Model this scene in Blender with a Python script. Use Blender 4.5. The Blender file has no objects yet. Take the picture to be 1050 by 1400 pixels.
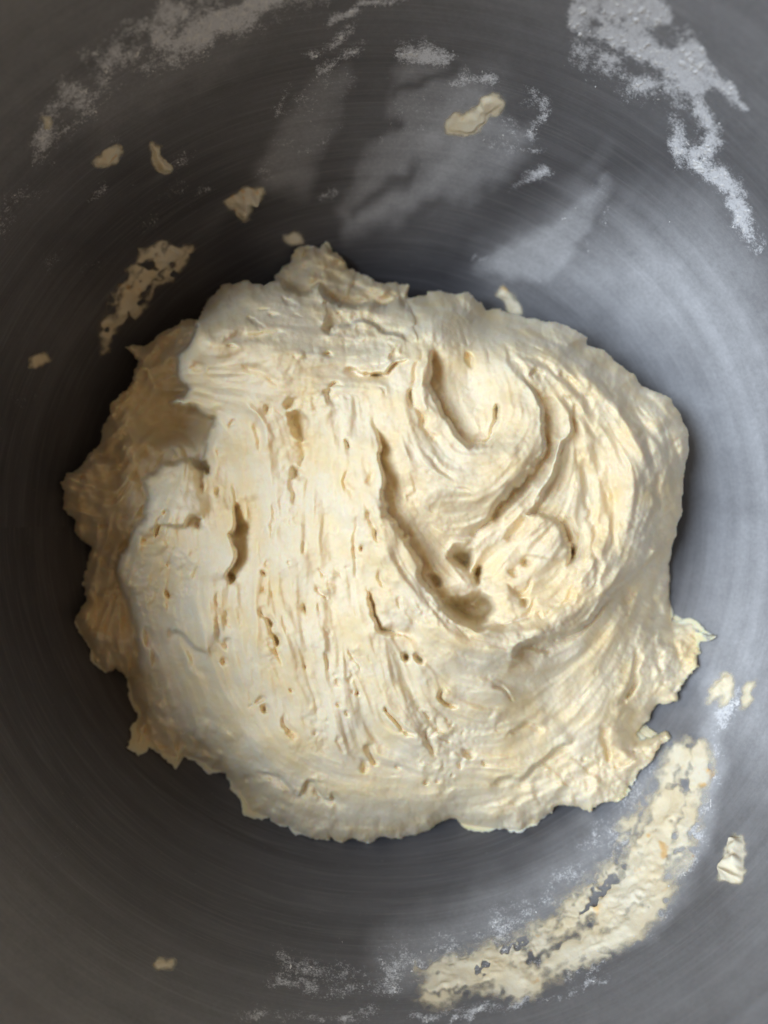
import bpy, math
import numpy as np

# ------------------------------------------------------------------ camera
ZC = 0.264          # lens height above the bowl's inner bottom
CX, CY = 0.001, 0.004
FPX, PW, PH = 1150.0, 1050.0, 1400.0   # focal length in photo pixels, photo size
sc = bpy.context.scene
cam_d = bpy.data.cameras.new('camera')
cam = bpy.data.objects.new('camera', cam_d)
sc.collection.objects.link(cam)
cam.location = (CX, CY, ZC)
cam_d.sensor_fit = 'VERTICAL'
cam_d.sensor_height = 36.0
cam_d.lens = 36.0 * FPX / PH
cam_d.clip_start = 0.005
cam_d.clip_end = 50
cam_d.dof.use_dof = True
cam_d.dof.focus_distance = ZC - 0.070
cam_d.dof.aperture_fstop = 7.5
sc.camera = cam

# ------------------------------------------------------------------ world and window light
world = bpy.data.worlds.new('World')
sc.world = world
world.use_nodes = True
bg = world.node_tree.nodes['Background']
bg.inputs['Color'].default_value = (1.0, 0.71, 0.44, 1)
bg.inputs['Strength'].default_value = 0.31

LIGHT_EL, LIGHT_AZ = math.radians(56), math.radians(173)   # from the left, a little towards the top of the picture
LD = 1.6
la = bpy.data.lights.new('window_light', 'AREA')
la.shape = 'RECTANGLE'
la.size, la.size_y = 0.68, 0.68
la.energy = 33
la.color = (0.75, 0.87, 1.0)
lo = bpy.data.objects.new('window_light', la)
sc.collection.objects.link(lo)
lo.location = (LD * math.cos(LIGHT_EL) * math.cos(LIGHT_AZ), LD * math.cos(LIGHT_EL) * math.sin(LIGHT_AZ), 0.06 + LD * math.sin(LIGHT_EL))
from mathutils import Vector
lo.rotation_euler = (Vector((0, 0, 0.06)) - lo.location).to_track_quat('-Z', 'Y').to_euler()

vs = sc.view_settings
vs.view_transform = 'Standard'
vs.look = 'None'
vs.exposure = 0.0
vs.gamma = 1.0
vs.use_curve_mapping = False

# ------------------------------------------------------------------ numeric helpers
rng = np.random.default_rng(7)

def smooth(e0, e1, x):
    t = np.clip((x - e0) / (e1 - e0 + 1e-12), 0, 1)
    return t * t * (3 - 2 * t)

def blur(a, s, sy=None):
    sy = s if sy is None else sy
    fy = np.fft.fftfreq(a.shape[0])[:, None]
    fx = np.fft.rfftfreq(a.shape[1])[None, :]
    g = np.exp(-2 * np.pi ** 2 * ((fx * s) ** 2 + (fy * sy) ** 2))
    return np.fft.irfft2(np.fft.rfft2(a) * g, s=a.shape)

def noise(shape, s, sy=None):
    n = blur(rng.standard_normal(shape), s, sy)
    return (n / n.std()).astype(np.float32)

def catmull(P, n=5):
    P = np.asarray(P, float)
    if len(P) < 3:
        return P
    Q = np.vstack([2 * P[0] - P[1], P, 2 * P[-1] - P[-2]])
    out = []
    for i in range(1, len(Q) - 2):
        p0, p1, p2, p3 = Q[i - 1], Q[i], Q[i + 1], Q[i + 2]
        for k in range(n):
            t = k / n
            out.append(0.5 * (2 * p1 + (p2 - p0) * t + (2 * p0 - 5 * p1 + 4 * p2 - p3) * t * t + (3 * p1 - p0 - 3 * p2 + p3) * t ** 3))
    out.append(P[-1])
    return np.array(out)

class Grid:
    """A regular sheet of points over a patch of the picture; u to the right, v downwards."""
    def __init__(self, u0, v0, u1, v1, step=1.0):
        self.u = np.arange(u0, u1 + .5 * step, step)
        self.v = np.arange(v0, v1 + .5 * step, step)
        self.U, self.V = np.meshgrid(self.u, self.v)
        self.step = step
        self.shape = self.U.shape
        self.wu = self.U.copy()
        self.wv = self.V.copy()

    def window(self, P, r):
        i0 = max(int((P[:, 0].min() - r - self.u[0]) / self.step), 0)
        i1 = min(int((P[:, 0].max() + r - self.u[0]) / self.step) + 2, self.shape[1])
        j0 = max(int((P[:, 1].min() - r - self.v[0]) / self.step), 0)
        j1 = min(int((P[:, 1].max() + r - self.v[0]) / self.step) + 2, self.shape[0])
        return slice(j0, max(j1, j0)), slice(i0, max(i1, i0))

    def line(self, P, r, curve=True, closed=False):
        """distance, side (+1 right of travel on screen) and arc length along a polyline, within r"""
        P = np.asarray(P, float)
        if closed:
            P = np.vstack([P, P[:1]])
        if curve and not closed:
            P = catmull(P)
        ws = self.window(P, r + 12)
        x, y = self.wu[ws], self.wv[ws]
        best = np.full(x.shape, 1e9)
        side = np.zeros(x.shape)
        tt = np.zeros(x.shape)
        L = 0.0
        j0, i0 = ws[0].start, ws[1].start
        for a, b in zip(P[:-1], P[1:]):
            d = b - a
            n = math.hypot(*d)
            if n < 1e-6:
                continue
            sj, si = self.window(np.array([a, b]), r + 12)
            w = (slice(sj.start - j0, sj.stop - j0), slice(si.start - i0, si.stop - i0))
            px, py = x[w] - a[0], y[w] - a[1]
            k = np.clip((px * d[0] + py * d[1]) / (n * n), 0, 1)
            dist = np.hypot(px - k * d[0], py - k * d[1])
            m = dist < best[w]
            best[w] = np.where(m, dist, best[w])
            side[w] = np.where(m, np.sign(d[0] * py - d[1] * px), side[w])
            tt[w] = np.where(m, L + k * n, tt[w])
            L += n
        return ws, best, side, tt, L

    def inside(self, P):
        P = np.asarray(P, float)
        ws = self.window(P, 14)
        x, y = self.wu[ws], self.wv[ws]
        m = np.zeros(x.shape, bool)
        Q = np.roll(P, -1, axis=0)
        for (x0, y0), (x1, y1) in zip(P, Q):
            if y0 == y1:
                continue
            c = ((y0 > y) != (y1 > y)) & (x < (x1 - x0) * (y - y0) / (y1 - y0) + x0)
            m ^= c
        return ws, m

    def sdf(self, P, r=80):
        """signed distance to a closed outline, positive inside, clipped to r"""
        out = np.full(self.shape, -float(r))
        ws, d, _, _, _ = self.line(P, r, closed=True)
        ws2, m = self.inside(P)
        full = np.zeros(self.shape, bool)
        full[ws2] = m
        dd = np.full(self.shape, float(r))
        dd[ws] = np.minimum(d, r)
        return np.where(full, dd, -dd)

def upsample(coarse, cu, cv, u, v):
    a = np.array([np.interp(u, cu, row) for row in coarse])
    b = np.array([np.interp(v, cv, a[:, i]) for i in range(a.shape[1])]).T
    return b

# ------------------------------------------------------------------ the bowl's inner profile
BR, BH, BP, RIMZ = 0.110, 0.110, 2.3, 0.178

def prof(z):
    z = np.asarray(z, float)
    q = np.clip(z / BH, 0, 1)
    r = BR * np.power(np.clip(1 - np.power(1 - q, BP), 0, 1), 1 / BP)
    return r + np.maximum(z - BH, 0) * 0.08

def to_world(u, v, z):
    k = (ZC - z) / FPX
    return CX + (u - PW / 2) * k, CY - (v - PH / 2) * k

def bowl_hit(u, v):
    lo_, hi_ = np.zeros_like(u, dtype=float), np.full_like(u, RIMZ, dtype=float)
    for _ in range(24):
        m = .5 * (lo_ + hi_)
        x, y = to_world(u, v, m)
        out = np.hypot(x, y) > prof(m)
        lo_ = np.where(out, m, lo_)
        hi_ = np.where(out, hi_, m)
    return .5 * (lo_ + hi_)

def bowl_z_at(r):
    q = np.clip(np.asarray(r) / BR, 0, 0.99999)
    return BH * (1 - np.power(1 - q ** BP, 1 / BP))

def bowl_normal(x, y, z):
    e = 2e-5
    zz = np.maximum(z, 1.5e-4)
    dr = (prof(zz + e) - prof(zz - e)) / (2 * e)
    r = np.hypot(x, y) + 1e-9
    n = np.sqrt(1 + dr * dr)
    return -x / r / n, -y / r / n, dr / n

# ------------------------------------------------------------------ object helpers
def link_mesh(name, verts, faces, mat, parent=None, smooth_shade=True):
    me = bpy.data.meshes.new(name)
    verts = np.ascontiguousarray(verts, dtype=np.float32)
    faces = np.ascontiguousarray(faces, dtype=np.int32)
    me.vertices.add(len(verts))
    me.vertices.foreach_set('co', verts.ravel())
    k = faces.shape[1]
    me.loops.add(faces.size)
    me.loops.foreach_set('vertex_index', faces.ravel())
    me.polygons.add(len(faces))
    me.polygons.foreach_set('loop_start', np.arange(0, faces.size, k, dtype=np.int32))
    me.polygons.foreach_set('loop_total', np.full(len(faces), k, dtype=np.int32))
    me.update(calc_edges=True)
    me.validate()
    if smooth_shade:
        me.polygons.foreach_set('use_smooth', np.ones(len(me.polygons), dtype=bool))
    me.materials.append(mat)
    o = bpy.data.objects.new(name, me)
    sc.collection.objects.link(o)
    if parent:
        o.parent = parent
    return o

def tag(o, label, cat, group=None, kind=None):
    o['label'] = label
    o['category'] = cat
    if group:
        o['group'] = group
    if kind:
        o['kind'] = kind
    return o

def attr(o, name, vals):
    a = o.data.attributes.new(name, 'FLOAT', 'POINT')
    a.data.foreach_set('value', np.ascontiguousarray(vals, dtype=np.float32))

# ------------------------------------------------------------------ materials
def new_mat(name):
    m = bpy.data.materials.new(name)
    m.use_nodes = True
    nt = m.node_tree
    return m, nt, nt.nodes['Principled BSDF']

def N(nt, t, **kw):
    n = nt.nodes.new(t)
    for k, v in kw.items():
        setattr(n, k, v)
    return n

def math_n(nt, op, a, b=None, c=None):
    n = N(nt, 'ShaderNodeMath', operation=op)
    for i, q in enumerate((a, b, c)):
        if q is None:
            continue
        if isinstance(q, (int, float)):
            n.inputs[i].default_value = q
        else:
            nt.links.new(q, n.inputs[i])
    return n.outputs[0]

def noise_n(nt, vec, scale, detail=3, rough=.55):
    n = N(nt, 'ShaderNodeTexNoise')
    n.inputs['Scale'].default_value = scale
    n.inputs['Detail'].default_value = detail
    n.inputs['Roughness'].default_value = rough
    nt.links.new(vec, n.inputs['Vector'])
    return n.outputs['Fac']

def ramp_n(nt, fac, stops):
    n = N(nt, 'ShaderNodeValToRGB')
    e = n.color_ramp.elements
    while len(e) < len(stops):
        e.new(.5)
    for k, (p, c) in enumerate(stops):
        e[k].position = p
        e[k].color = (*c, 1)
    nt.links.new(fac, n.inputs['Fac'])
    return n.outputs['Color']

def mix_c(nt, fac, a, b):
    n = N(nt, 'ShaderNodeMix', data_type='RGBA')
    for i, q in ((0, fac), (6, a), (7, b)):
        if isinstance(q, (int, float)):
            n.inputs[i].default_value = q
        elif isinstance(q, tuple):
            n.inputs[i].default_value = (*q, 1)
        else:
            nt.links.new(q, n.inputs[i])
    return n.outputs[2]

def dough_material(name, base=(0.87, 0.76, 0.555), warm=(0.86, 0.695, 0.415), sss=0.7, spots=None):
    m, nt, b = new_mat(name)
    co = N(nt, 'ShaderNodeTexCoord').outputs['Object']
    n1 = noise_n(nt, co, 90, 5, .6)
    n2 = noise_n(nt, co, 420, 4, .6)
    col = ramp_n(nt, n1, [(.34, warm), (.56, base), (.78, (base[0] * 1.02, base[1] * 1.04, base[2] * 1.12))])
    fl = ramp_n(nt, n2, [(.58, (0, 0, 0)), (.74, (1, 1, 1))])
    col = mix_c(nt, math_n(nt, 'MULTIPLY', fl, .45), col, (.86, .79, .62))
    if spots:
        n3 = noise_n(nt, co, 230, 2, .5)
        sp = ramp_n(nt, n3, [(.66, (0, 0, 0)), (.74, (1, 1, 1))])
        col = mix_c(nt, math_n(nt, 'MULTIPLY', sp, .7), col, spots)
    n4 = noise_n(nt, co, 1000, 3, .65)
    fleck = ramp_n(nt, n4, [(.36, (1, 1, 1)), (.5, (0, 0, 0))])
    col = mix_c(nt, math_n(nt, 'MULTIPLY', fleck, .28), col, (.82, .67, .40))
    nt.links.new(col, b.inputs['Base Color'])
    nt.links.new(math_n(nt, 'ADD', .40, math_n(nt, 'MULTIPLY', n1, .42)), b.inputs['Roughness'])
    b.inputs['Specular IOR Level'].default_value = .3
    b.inputs['Subsurface Weight'].default_value = sss
    b.inputs['Subsurface Radius'].default_value = (1.0, .62, .28)
    b.inputs['Subsurface Scale'].default_value = .0017
    g1 = noise_n(nt, co, 900, 4, .65)
    g2 = noise_n(nt, co, 2600, 2, .6)
    bm = N(nt, 'ShaderNodeBump')
    bm.inputs['Strength'].default_value = .12
    bm.inputs['Distance'].default_value = .0006
    nt.links.new(math_n(nt, 'ADD', g1, math_n(nt, 'MULTIPLY', g2, .4)), bm.inputs['Height'])
    nt.links.new(bm.outputs[0], b.inputs['Normal'])
    if spots:
        # wiped so thin at its borders that the steel shows through
        ca = N(nt, 'ShaderNodeAttribute', attribute_name='cover').outputs['Fac']
        cv = N(nt, 'ShaderNodeMapRange', interpolation_type='SMOOTHSTEP')
        nt.links.new(math_n(nt, 'ADD', ca, math_n(nt, 'MULTIPLY', math_n(nt, 'SUBTRACT', g1, .5), .45)), cv.inputs[0])
        cv.inputs[1].default_value = .04
        cv.inputs[2].default_value = .85
        nt.links.new(cv.outputs[0], b.inputs['Alpha'])
    return m

def steel_material():
    m, nt, b = new_mat('brushed_steel')
    co = N(nt, 'ShaderNodeTexCoord').outputs['Object']
    sep = N(nt, 'ShaderNodeSeparateXYZ')
    nt.links.new(co, sep.inputs[0])
    x, y, z = sep.outputs
    th = math_n(nt, 'ARCTAN2', y, x)
    rr = math_n(nt, 'SQRT', math_n(nt, 'ADD', math_n(nt, 'MULTIPLY', x, x), math_n(nt, 'MULTIPLY', y, y)))
    def polar(kt, kr):
        c = N(nt, 'ShaderNodeCombineXYZ')
        nt.links.new(math_n(nt, 'MULTIPLY', th, kt), c.inputs[0])
        nt.links.new(math_n(nt, 'MULTIPLY', rr, kr), c.inputs[1])
        nt.links.new(math_n(nt, 'MULTIPLY', z, kr), c.inputs[2])
        return c.outputs[0]
    br = noise_n(nt, polar(5, 1500), 1.0, 3, .6)          # fine turning marks round the bowl
    br2 = noise_n(nt, polar(14, 3200), 1.0, 2, .6)
    sw = noise_n(nt, polar(1.0, 240), 1.0, 4, .6)
    cloud = noise_n(nt, co, 38, 5, .6)
    fine = noise_n(nt, co, 900, 5, .75)
    gran = noise_n(nt, co, 2600, 3, .75)
    fa = N(nt, 'ShaderNodeAttribute', attribute_name='flour').outputs['Fac']
    # thin flour film broken up by the finger and paddle wipes
    brk = math_n(nt, 'ADD', math_n(nt, 'MULTIPLY', fine, .55), math_n(nt, 'MULTIPLY', gran, .45))
    mask = N(nt, 'ShaderNodeMapRange', interpolation_type='SMOOTHSTEP')
    nt.links.new(math_n(nt, 'ADD', fa, math_n(nt, 'MULTIPLY', math_n(nt, 'SUBTRACT', brk, .5), 2.8)), mask.inputs[0])
    mask.inputs[1].default_value = .26
    mask.inputs[2].default_value = 1.05
    ha = N(nt, 'ShaderNodeAttribute', attribute_name='haze').outputs['Fac']
    ha = math_n(nt, 'MULTIPLY', ha, math_n(nt, 'ADD', 1.0, math_n(nt, 'MULTIPLY', math_n(nt, 'SUBTRACT', math_n(nt, 'ADD', math_n(nt, 'MULTIPLY', fine, .6), math_n(nt, 'MULTIPLY', sw, .4)), .5), 1.5)))
    film = math_n(nt, 'MAXIMUM', math_n(nt, 'MULTIPLY', mask.outputs[0], .92), ha)
    steel = ramp_n(nt, math_n(nt, 'ADD', math_n(nt, 'MULTIPLY', cloud, .25), math_n(nt, 'MULTIPLY', sw, .75)),
                   [(.35, (.085, .085, .098)), (.65, (.125, .125, .142))])
    steel = mix_c(nt, math_n(nt, 'MULTIPLY', ramp_n(nt, br, [(.5, (0, 0, 0)), (.75, (1, 1, 1))]), .22), steel, (.30, .30, .32))
    nt.links.new(steel, b.inputs['Base Color'])
    b.inputs['Metallic'].default_value = .5
    ro = math_n(nt, 'ADD', .40, math_n(nt, 'MULTIPLY', sw, .16))
    nt.links.new(ro, b.inputs['Roughness'])
    bm = N(nt, 'ShaderNodeBump')
    bm.inputs['Strength'].default_value = .14
    bm.inputs['Distance'].default_value = .0003
    nt.links.new(math_n(nt, 'ADD', math_n(nt, 'ADD', br, math_n(nt, 'MULTIPLY', br2, .5)), math_n(nt, 'MULTIPLY', gran, .5)), bm.inputs['Height'])
    nt.links.new(bm.outputs[0], b.inputs['Normal'])
    d = N(nt, 'ShaderNodeBsdfPrincipled')
    d.inputs['Base Color'].default_value = (.79, .80, .84, 1)
    d.inputs['Roughness'].default_value = .9
    d.inputs['Specular IOR Level'].default_value = .1
    b2 = N(nt, 'ShaderNodeBump')
    b2.inputs['Strength'].default_value = .15
    b2.inputs['Distance'].default_value = .0005
    nt.links.new(brk, b2.inputs['Height'])
    nt.links.new(b2.outputs[0], d.inputs['Normal'])
    mx = N(nt, 'ShaderNodeMixShader')
    nt.links.new(film, mx.inputs[0])
    nt.links.new(b.outputs[0], mx.inputs[1])
    nt.links.new(d.outputs[0], mx.inputs[2])
    nt.links.new(mx.outputs[0], nt.nodes['Material Output'].inputs['Surface'])
    return m

def flour_material():
    m, nt, b = new_mat('flour')
    co = N(nt, 'ShaderNodeTexCoord').outputs['Object']
    col = ramp_n(nt, noise_n(nt, co, 300, 3), [(.3, (.74, .74, .76)), (.7, (.84, .84, .84))])
    nt.links.new(col, b.inputs['Base Color'])
    b.inputs['Roughness'].default_value = .95
    b.inputs['Specular IOR Level'].default_value = .1
    bm = N(nt, 'ShaderNodeBump')
    bm.inputs['Strength'].default_value = .5
    bm.inputs['Distance'].default_value = .0004
    nt.links.new(noise_n(nt, co, 1800, 3, .7), bm.inputs['Height'])
    nt.links.new(bm.outputs[0], b.inputs['Normal'])
    return m

M_STEEL = steel_material()
M_DOUGH = dough_material('wet_dough')
M_SMEAR = dough_material('smeared_dough', base=(.86, .79, .62), warm=(.84, .72, .50), sss=.2, spots=(.80, .47, .14))
M_FLOUR = flour_material()

# ------------------------------------------------------------------ flour film drawn over the bowl wall (how much lies where)
FG = Grid(-100, -100, 1150, 1500, 2.0)
_w1, _w2 = noise(FG.shape, 9), noise(FG.shape, 9)
_w3, _w4 = noise(FG.shape, 3), noise(FG.shape, 3)
FG.wu = FG.U + 4 * _w1 + 2.5 * _w3
FG.wv = FG.V + 4 * _w2 + 2.5 * _w4
FILM = np.zeros(FG.shape)

def film_area(P, dens, soft=14):
    s = FG.sdf(P, 60)
    np.maximum(FILM, dens * smooth(-soft * .4, soft, s), out=FILM)

def film_stroke(P, w, dens, erase=False):
    ws, d, _, t, L = FG.line(P, w * 2.5)
    k = np.exp(-(d / w) ** 2) * smooth(0, .25 * L, t) * smooth(L, .75 * L, t) if len(P) > 1 else 0
    k = np.exp(-(d / w) ** 2)
    if erase:
        FILM[ws] *= 1 - dens * k
    else:
        FILM[ws] = np.maximum(FILM[ws], dens * k)

film_area([(60, 140), (110, 60), (190, 0), (230, -60), (520, -60), (470, 0), (350, 60), (290, 80), (240, 120), (170, 140), (120, 190), (40, 240), (20, 190)], .60, 30)
film_stroke([(215, 60), (300, 38), (400, -20)], 26, .92)
film_stroke([(90, 115), (190, 80)], 14, .5)
film_stroke([(360, 48), (385, 35)], 8, .5)
film_stroke([(415, 75), (450, 62), (482, 42)], 9, .68)
film_stroke([(455, 25), (485, 20)], 10, .75)
film_stroke([(490, 12), (525, 5), (560, -6)], 11, .75)
film_stroke([(420, 45), (330, 95)], 12, .9, True)
film_area([(375, 140), (420, 95), (500, 78), (490, 120), (462, 168), (452, 212), (400, 236), (360, 262), (340, 230), (365, 165)], .30, 16)
film_stroke([(375, 145), (385, 120)], 8, .5)
film_stroke([(440, 95), (490, 70)], 13, .64)
film_area([(535, 95), (560, 66), (620, 72), (665, 98), (700, 140), (740, 160), (730, 200), (650, 240), (600, 262), (540, 290), (490, 320), (455, 300), (480, 230), (510, 170)], .32, 20)
film_stroke([(560, 70), (610, 78)], 18, .72)
film_stroke([(610, 105), (650, 100), (675, 115)], 13, .70)
film_stroke([(545, 128), (590, 105), (625, 90)], 7, .95, True)
film_stroke([(495, 285), (535, 252), (560, 232)], 12, .95, True)
film_stroke([(560, 295), (600, 275)], 12, .8, True)
film_stroke([(505, 180), (540, 165)], 8, .6, True)
film_stroke([(635, 215), (665, 165)], 5, .7, True)
film_stroke([(725, 135), (740, 150), (728, 172)], 13, .62)
film_stroke([(690, 205), (735, 200)], 10, .42)
film_stroke([(700, 250), (745, 235)], 9, .5)
film_area([(640, 372), (700, 320), (790, 262), (828, 228), (846, 258), (832, 305), (800, 360), (760, 400), (700, 400)], .26, 10)
film_stroke([(842, 285), (825, 325), (806, 345)], 4, .5)
film_stroke([(866, 318), (848, 352), (815, 382), (780, 405)], 5, .5)
film_area([(765, -10), (820, -60), (900, -40), (930, 20), (965, 62), (1000, 110), (1028, 145), (1010, 152), (985, 130), (955, 165), (925, 120), (885, 92), (840, 66), (785, 62)], 1.0, 20)
film_stroke([(800, 70), (860, 105), (930, 130)], 28, .66)
film_stroke([(955, 140), (965, 180), (950, 215), (985, 250), (1010, 290), (1035, 330)], 20, .82)
film_stroke([(905, 130), (920, 185), (935, 220)], 16, .62)
film_stroke([(1000, 110), (1020, 140)], 7, .9)
film_stroke([(1005, 920), (985, 980), (975, 1060), (955, 1150), (905, 1240), (830, 1300), (740, 1340)], 22, .62)
film_stroke([(880, 1060), (850, 1120), (800, 1190), (720, 1250), (620, 1295), (540, 1325)], 36, .50)
film_stroke([(700, 1300), (600, 1335), (480, 1335), (380, 1320)], 20, .40)
film_stroke([(360, 1342), (470, 1352), (560, 1348)], 9, .5)
film_stroke([(330, 1382), (420, 1388), (520, 1384)], 11, .48)
film_stroke([(620, 1392), (700, 1378), (730, 1362)], 10, .66)
film_stroke([(560, 1390), (640, 1372)], 9, .5)
film_stroke([(745, 1375), (800, 1350), (850, 1320)], 5, .55)
for (u_, v_, w_, d_) in [(150, 212, 16, .55), (132, 262, 14, .42), (20, 270, 26, .42), (60, 262, 18, .35), (18, 300, 20, .4), (255, 215, 12, .5),
                         (70, 365, 16, .35), (130, 365, 16, .3), (240, 255, 12, .35), (210, 300, 14, .35), (280, 270, 12, .35), (85, 195, 14, .4), (75, 215, 10, .5),
                         (30, 545, 18, .2), (660, 362, 10, .5), (648, 356, 7, .6), (450, 268, 10, .55), (500, 265, 14, .4), (90, 1130, 20, .22), (60, 1180, 30, .2)]:
    film_stroke([(u_ - w_ * .5, v_ + w_ * .3), (u_ + w_ * .5, v_ - w_ * .3)], w_ * .8, d_ * .8)
FILM *= np.clip(1 + .22 * noise(FG.shape, 5) + .15 * noise(FG.shape, 2), .3, 1.5)
FILM += .02 + .02 * np.clip(noise(FG.shape, 22), -1, 2)
FILM = np.clip(FILM, 0, 1)

# smooth haze of rubbed-in flour; on the right it also paints in window brightness
HAZE = np.zeros(FG.shape)
for P_, d_, soft_ in (([(690, 400), (740, 330), (850, 260), (980, 240), (1060, 300), (1140, 420), (1140, 1180), (1010, 1130), (930, 1010), (900, 900), (960, 700), (900, 540), (800, 460)], .56, 190),
                      ([(900, 940), (1140, 950), (1140, 1480), (900, 1480), (960, 1250)], .22, 90),
                      ([(900, -90), (1140, -90), (1140, 330), (1000, 250)], .20, 70)):
    s_ = FG.sdf(P_, 200)
    HAZE = np.maximum(HAZE, d_ * smooth(-soft_ * .5, soft_, s_))
for P_, w_, d_ in (([(900, 1050), (850, 1130), (780, 1210), (680, 1270), (560, 1310)], 55, .30), ([(980, 930), (970, 1050), (930, 1170), (860, 1260)], 40, .5),
                   ([(450, 180), (500, 120)], 60, .14), ([(560, 230), (650, 130)], 90, .22), ([(700, 370), (800, 290)], 50, .25), ([(130, 140), (360, 10)], 80, .26), ([(40, 240), (100, 120)], 110, .12), ([(60, 1250), (250, 1400)], 150, .06), ([(20, 330), (60, 420)], 90, .07)):
    ws_, d2, _, _, _ = FG.line(P_, w_ * 2.2)
    HAZE[ws_] = np.maximum(HAZE[ws_], d_ * np.exp(-(d2 / w_) ** 2))
for P_, d_, soft_ in (([(375, 140), (420, 95), (500, 78), (490, 120), (462, 168), (452, 212), (420, 270), (360, 262), (340, 230), (365, 165)], .36, 32),
                      ([(535, 95), (560, 66), (620, 72), (665, 98), (700, 140), (740, 160), (730, 220), (650, 270), (600, 300), (540, 320), (470, 330), (455, 290), (480, 230), (510, 170)], .44, 32),
                      ([(640, 372), (700, 320), (790, 262), (828, 228), (846, 258), (832, 305), (800, 360), (760, 400), (700, 400)], .46, 24)):
    s_ = FG.sdf(P_, 60)
    HAZE = np.maximum(HAZE, d_ * smooth(-soft_ * .4, soft_, s_))
for Q_, w_ in (([(545, 128), (590, 105), (625, 90)], 8), ([(490, 290), (535, 252), (565, 230)], 14), ([(560, 300), (610, 272)], 14), ([(505, 182), (545, 164)], 8), ([(440, 250), (475, 160), (510, 70)], 10)):
    ws_, d2, _, _, _ = FG.line(Q_, w_ * 2.5)
    HAZE[ws_] *= 1 - .75 * np.exp(-(d2 / w_) ** 2)
sn = noise((420, 1100), 26, 2.2) * .6 + noise((420, 1100), 60, 5) * .8
ca, sa = math.cos(math.radians(-54)), math.sin(math.radians(-54))
ii = ((FG.U * ca + FG.V * sa) * .5 + 700).astype(int) % 1100
jj = ((-FG.U * sa + FG.V * ca) * .5 + 60 * np.sin(FG.U / 200.0 + FG.V / 300.0) + 300).astype(int) % 420
wipe = smooth(-.2, 1.6, sn[jj, ii])
upper = smooth(370, 250, FG.V) * smooth(90, 330, FG.U)
wipe = blur(wipe, 2.0)
HAZE = np.maximum(HAZE, .10 * wipe * upper * smooth(1000, 800, FG.U)) * (1 - .25 * upper * (1 - wipe) * smooth(1000, 850, FG.U))
HAZE = np.maximum(HAZE, .09 * smooth(310, 140, FG.V) + .05 * smooth(1050, 1300, FG.V))
rad_ = np.hypot(FG.U - 525, FG.V - 720)
HAZE = np.maximum(HAZE, .20 * smooth(520, 800, rad_))         # dusty upper wall, lightened in colour so the gap round the mound looks shaded
HAZE = np.clip(HAZE * (1 + .04 * noise(FG.shape, 4)), 0, 1)

def sample_film(u, v, FILM=FILM):
    fx = np.clip((u - FG.u[0]) / FG.step, 0, FG.shape[1] - 1.001)
    fy = np.clip((v - FG.v[0]) / FG.step, 0, FG.shape[0] - 1.001)
    i, j = fx.astype(int), fy.astype(int)
    a, b = fx - i, fy - j
    return (FILM[j, i] * (1 - a) * (1 - b) + FILM[j, i + 1] * a * (1 - b) + FILM[j + 1, i] * (1 - a) * b + FILM[j + 1, i + 1] * a * b)

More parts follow.
